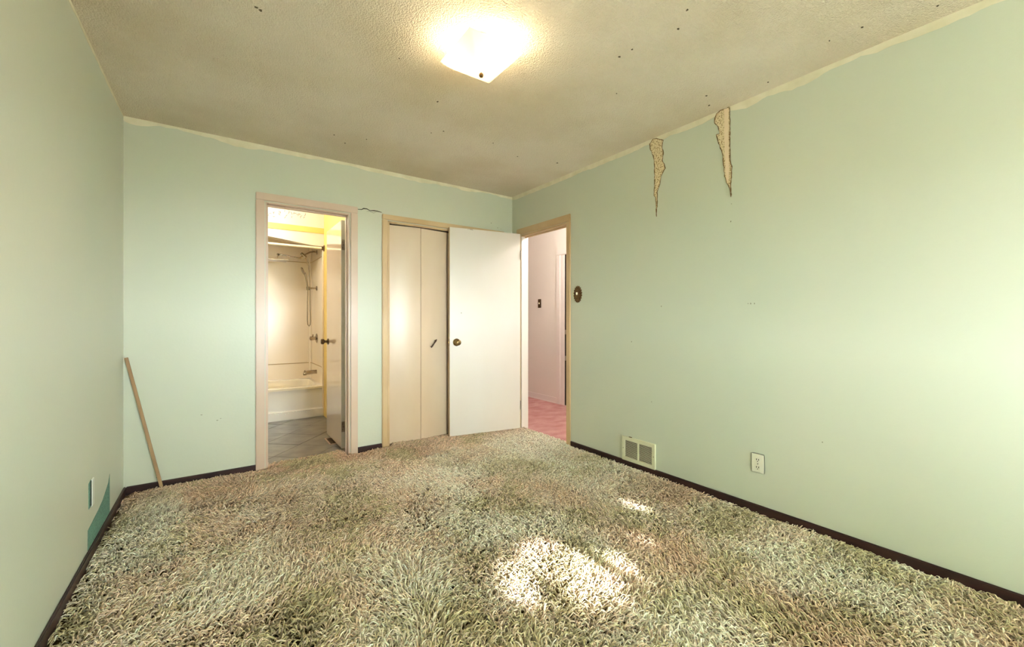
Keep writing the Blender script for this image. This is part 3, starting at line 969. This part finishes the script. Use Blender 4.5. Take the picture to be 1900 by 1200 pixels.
def globe(name, loc, label, energy, colr, r=.10):
    t = thing(name, loc, label, 'ceiling light')
    x, y, z = loc
    MB().lathe([(0, .07), (.02, .07), (.03, .05)], loc, (0, 0, -1), 24).build('ceiling_pan', M['white'], t, smooth=True)
    prof = [(.02 + r * (1 - math.cos(a)), r * math.sin(a)) for a in [math.pi * i / 14 for i in range(15)]]
    MB().lathe(prof, loc, (0, 0, -1), 24).build('glass_globe', emat(name + '_glass', colr + (1,), energy), t, smooth=True)
    return t


globe('hall_fill_light', (3.20, 3.05, H), 'unseen globe light added to brighten the hallway', HALL, (1.0, .94, .88))  # unseen lamp, added to brighten the hallway
globe('bathroom_globe_light', (0.10, 4.75, H), 'round globe light on the bathroom ceiling', BATH * 2.2, (1.0, .94, .86), r=.07)

# ------------------------------------------------------------------ bathroom fittings
# tub
tub = thing('bathtub', (.27, TUBY, 0), 'cream bathtub with white apron seen through the bathroom doorway', 'bathtub')
TZ = .365
MB().box(XL + .002, BX1 - .002, TUBY + .012, TUBY + .06, .0, TZ - .02).build('apron', M['tubapron'], tub, bevel=.006)
b = MB().box(XL + .002, BX1 - .002, TUBY - .004, TUBY + .02, 0, .105)
b.build('skirt_band', M['tubapron'], tub, bevel=.008, seg=3)
# rim and basin as one lofted shell
ox0, ox1, oy0, oy1 = XL + .002, BX1 - .002, TUBY, BY1 - .002


def rr(x0, x1, y0, y1, r, z, n=8):
    out = []
    for cx, cy, a0 in ((x1 - r, y1 - r, 0), (x0 + r, y1 - r, 90), (x0 + r, y0 + r, 180), (x1 - r, y0 + r, 270)):
        for i in range(n + 1):
            a = math.radians(a0 + 90 * i / n)
            out.append((cx + r * math.cos(a), cy + r * math.sin(a), z))
    return out


rings = [rr(ox0, ox1, oy0, oy1, .012, TZ - .03), rr(ox0, ox1, oy0, oy1, .014, TZ - .008), rr(ox0 + .008, ox1 - .008, oy0 + .008, oy1 - .008, .02, TZ),
         rr(ox0 + .06, ox1 - .05, oy0 + .065, oy1 - .055, .10, TZ), rr(ox0 + .07, ox1 - .06, oy0 + .075, oy1 - .065, .11, TZ - .02),
         rr(ox0 + .16, ox1 - .10, oy0 + .11, oy1 - .10, .12, .10), rr(ox0 + .22, ox1 - .15, oy0 + .17, oy1 - .16, .12, .06)]
v, f, m_ = [], [], len(rings[0])
for r in rings:
    v += r
for k in range(len(rings) - 1):
    for i in range(m_):
        f.append((k * m_ + i, k * m_ + (i + 1) % m_, (k + 1) * m_ + (i + 1) % m_, (k + 1) * m_ + i))
f.append(tuple((len(rings) - 1) * m_ + i for i in range(m_)))
MB().add(v, f).build('basin', M['tub'], tub, smooth=True)
MB().lathe([(0, .022), (.006, .022), (.012, .012), (.014, .001)], (BX1 - .072, 5.69, .30), (-1, 0, .2), 16).build('overflow_plate', M['chrome'], tub, smooth=True)
for k in range(12):
    MB().lathe([(0, .006), (.003, .005), (.004, .001)], (.45 + .035 * k + random.uniform(-.008, .008), TUBY - .004, .083 + random.uniform(-.012, .008)), (0, -1, 0), 8).build('paint_blob', M['white'], tub)

# surround panels
sur = thing('tub_surround', (.27, BY1, TZ), 'cream plastic wall surround above the bathtub', 'tub surround')
MB().box(XL, BX1, BY1 - .012, BY1, TZ, .572).build('lower_back_panel', M['surround'], sur)
MB().box(XL, BX1, BY1 - .008, BY1, .572, 1.895).build('back_panel', M['surround'], sur)
MB().box(XL, BX1, BY1 - .004, BY1, 1.895, H).build('upper_back_panel', M['surround'], sur)
MB().box(BX1 - .012, BX1, TUBY + .03, BY1, TZ, .565).build('lower_end_panel', M['surround'], sur)
MB().box(BX1 - .008, BX1, TUBY + .03, BY1, .565, 1.89).build('end_panel', M['surround'], sur)
MB().box(BX1 - .004, BX1, TUBY + .03, BY1, 1.89, H).build('upper_end_panel', M['surround'], sur)
for z in (.570, 1.893):
    MB().tube([(XL, BY1 - .013, z), (BX1 - .06, BY1 - .013, z), (BX1 - .03, BY1 - .02, z), (BX1 - .013, BY1 - .06, z), (BX1 - .011, TUBY + .03, z)], .0045, 6).build('seam', M['seam'], sur)
MB().tube([(BX1 - .02, BY1 - .02, TZ), (BX1 - .02, BY1 - .02, H)], .02, 12).build('corner_cove', M['surround'], sur, smooth=True)
MB().box(BX1 - .018, BX1, TUBY + .0, TUBY + .032, 0, 1.96).build('edge_trim', M['surround'], sur, bevel=.004)

# curtain rod
rod = thing('curtain_rod', (.27, TUBY + .03, 1.985), 'cream shower curtain rod across the tub front', 'curtain rod')
MB().tube([(XL, TUBY - .012, 1.978), (BX1 - .004, TUBY - .012, 1.978)], .0125, 14).build('tube', M['ivory'], rod, smooth=True)
MB().lathe([(0, .038), (.006, .036), (.012, .022), (.03, .018)], (BX1, TUBY - .012, 1.978), (-1, 0, 0), 20).build('flange', M['bronze'], rod, smooth=True)
MB().lathe([(0, .038), (.006, .036), (.012, .022), (.03, .018)], (XL, TUBY - .012, 1.978), (1, 0, 0), 20).build('flange', M['bronze'], rod, smooth=True)

# shower set
SY = 5.68
sh = thing('shower_set', (BX1, SY, 1.98), 'chrome shower set with square rain head and hand shower', 'shower')
MB().lathe([(0, .030), (.006, .029), (.014, .014), (.02, .012)], (BX1 - .008, SY, 1.985), (-1, 0, 0), 20).build('flange', M['chrome'], sh, smooth=True)
MB().tube([(BX1 - .008, SY, 1.985), (.985, SY, 1.988), (.945, SY, 1.978), (.905, SY, 1.950), (.868, SY, 1.925), (.826, SY, 1.888)], .0105, 12).build('arm', M['chrome'], sh, smooth=True)
MB().tube([(.895, SY - .02, 1.905), (.845, SY + .005, 1.955)], [.017, .017], 14).build('diverter', M['chrome'], sh, smooth=True)
MB().tube([(.838, SY, 1.892), (.72, SY, 1.905), (.612, SY, 1.920), (.598, SY, 1.918), (.590, SY, 1.905), (.58, SY, 1.862)], .008, 10).build('rain_arm', M['chrome'], sh, smooth=True)
MB().lathe([(0, .012), (.012, .018), (.024, .012)], (.598, SY, 1.93), (-.3, 0, -1), 14).build('swivel_joint', M['chrome'], sh, smooth=True)
MB().box(.47, .692, SY - .11, SY + .11, 1.842, 1.854).build('rain_head', M['chrome'], sh, bevel=.004)
MB().tube([(.868, SY, 1.925), (.905, SY, 1.86), (.925, SY, 1.80), (.938, SY, 1.72), (.942, SY, 1.55), (.945, SY, 1.25), (.948, SY, 1.12), (.944, SY, 1.075), (.932, SY, 1.058), (.918, SY, 1.075), (.913, SY, 1.13), (.914, SY, 1.35), (.918, SY, 1.50), (.918, SY, 1.54)], .0065, 10).build('hose', M['chrome'], sh, smooth=True)
hh = MB().tube([(.918, SY, 1.53), (.908, SY, 1.60), (.896, SY, 1.67), (.880, SY, 1.72)], [.010, .011, .012, .016], 12).build('hand_shower', M['chrome'], sh, smooth=True)
MB().lathe([(0, .014), (.006, .044), (.016, .048), (.022, .044), (.023, .001)], (.874, SY, 1.745), (-.85, 0, -.35), 22).build('spray_face', M['chrome'], hh, smooth=True)
MB().lathe([(0, .030), (.01, .028), (.014, .012), (.085, .011)], (BX1 - .008, SY, 1.530), (-1, 0, 0), 16).build('holder', M['chrome'], sh, smooth=True)
MB().tube([(.918, SY, 1.505), (.916, SY, 1.548)], .017, 12).build('holder_cup', M['chrome'], sh, smooth=True)

mx_ = thing('mixer_valve', (BX1, SY, .90), 'chrome mixer valve on the tub end wall', 'faucet')
MB().lathe([(0, .058), (.004, .060), (.010, .050)], (BX1 - .008, SY, .905), (-1, 0, 0), 28).build('escutcheon', M['chrome'], mx_, smooth=True)
MB().lathe([(0, .022), (.03, .022), (.045, .026), (.075, .024), (.08, .004)], (BX1 - .014, SY, .905), (-1, 0, 0), 18).build('handle', M['chrome'], mx_, smooth=True)
MB().tube([(BX1 - .06, SY, .905), (BX1 - .055, SY - .01, .955)], [.009, .006], 10).build('lever', M['chrome'], mx_, smooth=True)
spt = thing('tub_spout', (BX1, SY, .478), 'chrome tub spout under the mixer valve', 'faucet')
MB().tube([(BX1 - .012, SY, .486), (.95, SY, .484), (.90, SY, .480), (.872, SY, .474)], [.026, .025, .024, .022], 16).build('body', M['chrome'], spt, smooth=True)
MB().tube([(.884, SY, .478), (.884, SY, .452)], [.021, .020], 14).build('nozzle', M['chrome'], spt, smooth=True)
MB().tube([(.882, SY, .495), (.882, SY, .512)], [.005, .008], 10).build('diverter_knob', M['chrome'], spt, smooth=True)

# floor register by the bathroom door
rg = thing('floor_register', (.86, 4.15, 0), 'brown metal floor register under the bathroom door', 'vent')
x0, x1, y0, y1 = .832, .925, 4.03, 4.27
b = MB()
b.box(x0, x0 + .012, y0, y1, 0, .006).box(x1 - .012, x1, y0, y1, 0, .006).box(x0, x1, y0, y0 + .012, 0, .006).box(x0, x1, y1 - .012, y1, 0, .006)
b.build('frame', mat('pinkish_register_enamel', lin(190, 160, 138), .4), rg, bevel=.001)
MB().box(x0 + .01, x1 - .01, y0 + .01, y1 - .01, .0004, .002).build('duct_opening', M['dark'], rg)
for k in range(12):
    yy = y0 + .022 + k * (y1 - y0 - .044) / 11
    MB().obox(((x0 + x1) / 2, yy, .003), ((x1 - x0) / 2 - .012, 0, 0), (0, .003, 0), (0, 0, .0012)).build('slat', M['bronze'], rg)

# ------------------------------------------------------------------ unseen leaf screen added outside the window; its gaps shape the sun patches
HOLES = [[(0.95, 1.47), (1.06, 1.56), (1.12, 1.46), (1.03, 1.26), (0.94, 1.34)],  # floor outlines of the wanted sun patches, kept free of leaves
         [(1.13, 1.50), (1.26, 1.67), (1.36, 1.56), (1.54, 1.32), (1.48, 1.16), (1.06, 1.10), (1.18, 1.38)],
         [(1.70, 1.36), (1.76, 1.36), (1.80, 1.24), (1.72, 1.22)],
         [(1.98, 1.66), (2.05, 1.62), (2.07, 1.46), (2.00, 1.44)]]


def inside(px, py, poly):
    c = False
    for i in range(len(poly)):
        x1, y1 = poly[i]
        x2, y2 = poly[i - 1]
        if (y1 > py) != (y2 > py) and px < (x2 - x1) * (py - y1) / (y2 - y1) + x1:
            c = not c
    return c


tr_ = thing('leaf_gobo', (3.0, -4.9, -0.5), 'unseen leaf screen added outside the window to shape the sun patches', 'sun blocker')
rt = random.Random(5)
lv = MB()
cnt = 0
for _ in range(16000):
    # leaves fill a blocking screen between window and sun
    gx, gy = rt.uniform(-.35, 2.9), rt.uniform(-.5, 3.9)
    t = rt.uniform(1.9, 3.2) + (gy - YN) / (SUN_DIR.y)
    p = Vector((gx, gy, .03)) - SUN_DIR * t
    if p.y > YN - WT - .75:
        continue
    sz = rt.uniform(.05, .075)
    bad = False
    for a in range(6):
        qx, qy = gx + sz * .5 * math.cos(a * 1.047), gy + sz * 1.0 * math.sin(a * 1.047)
        if any(inside(qx, qy, h) for h in HOLES):
            bad = True
            break
    if bad:
        continue
    nn = Vector((rt.uniform(-.5, .5), rt.uniform(-.5, .5), rt.uniform(-.5, .5))) + SUN_DIR
    nn.normalize()
    e1 = nn.orthogonal().normalized()
    e1 = Matrix.Rotation(rt.uniform(0, 6.28), 3, nn) @ e1
    e2 = nn.cross(e1)
    lv.add([p - e1 * sz, p + e2 * sz * .55, p + e1 * sz, p - e2 * sz * .55], [(0, 1, 2, 3)])
lo = lv.build('gobo_leaves', M['leaf'], tr_)
lo['kind'] = 'stuff'
MB().tube([(3.0, -4.9, -.5), (3.05, -4.9, .8), (2.95, -4.85, 2.2), (3.0, -4.8, 3.6)], [.13, .10, .08, .03], 12).build('gobo_trunk', M['bark'], tr_, smooth=True)
for ex, ey, ez in ((2.35, -4.4, 3.4), (2.5, -5.3, 3.3), (2.7, -4.2, 3.0)):
    MB().tube([(2.99, -4.88, 1.6), ((2.99 + ex) / 2, (-4.88 + ey) / 2, (1.6 + ez) / 2 + .1), (ex, ey, ez)], [.05, .035, .012], 8).build('gobo_branch', M['bark'], tr_, smooth=True)
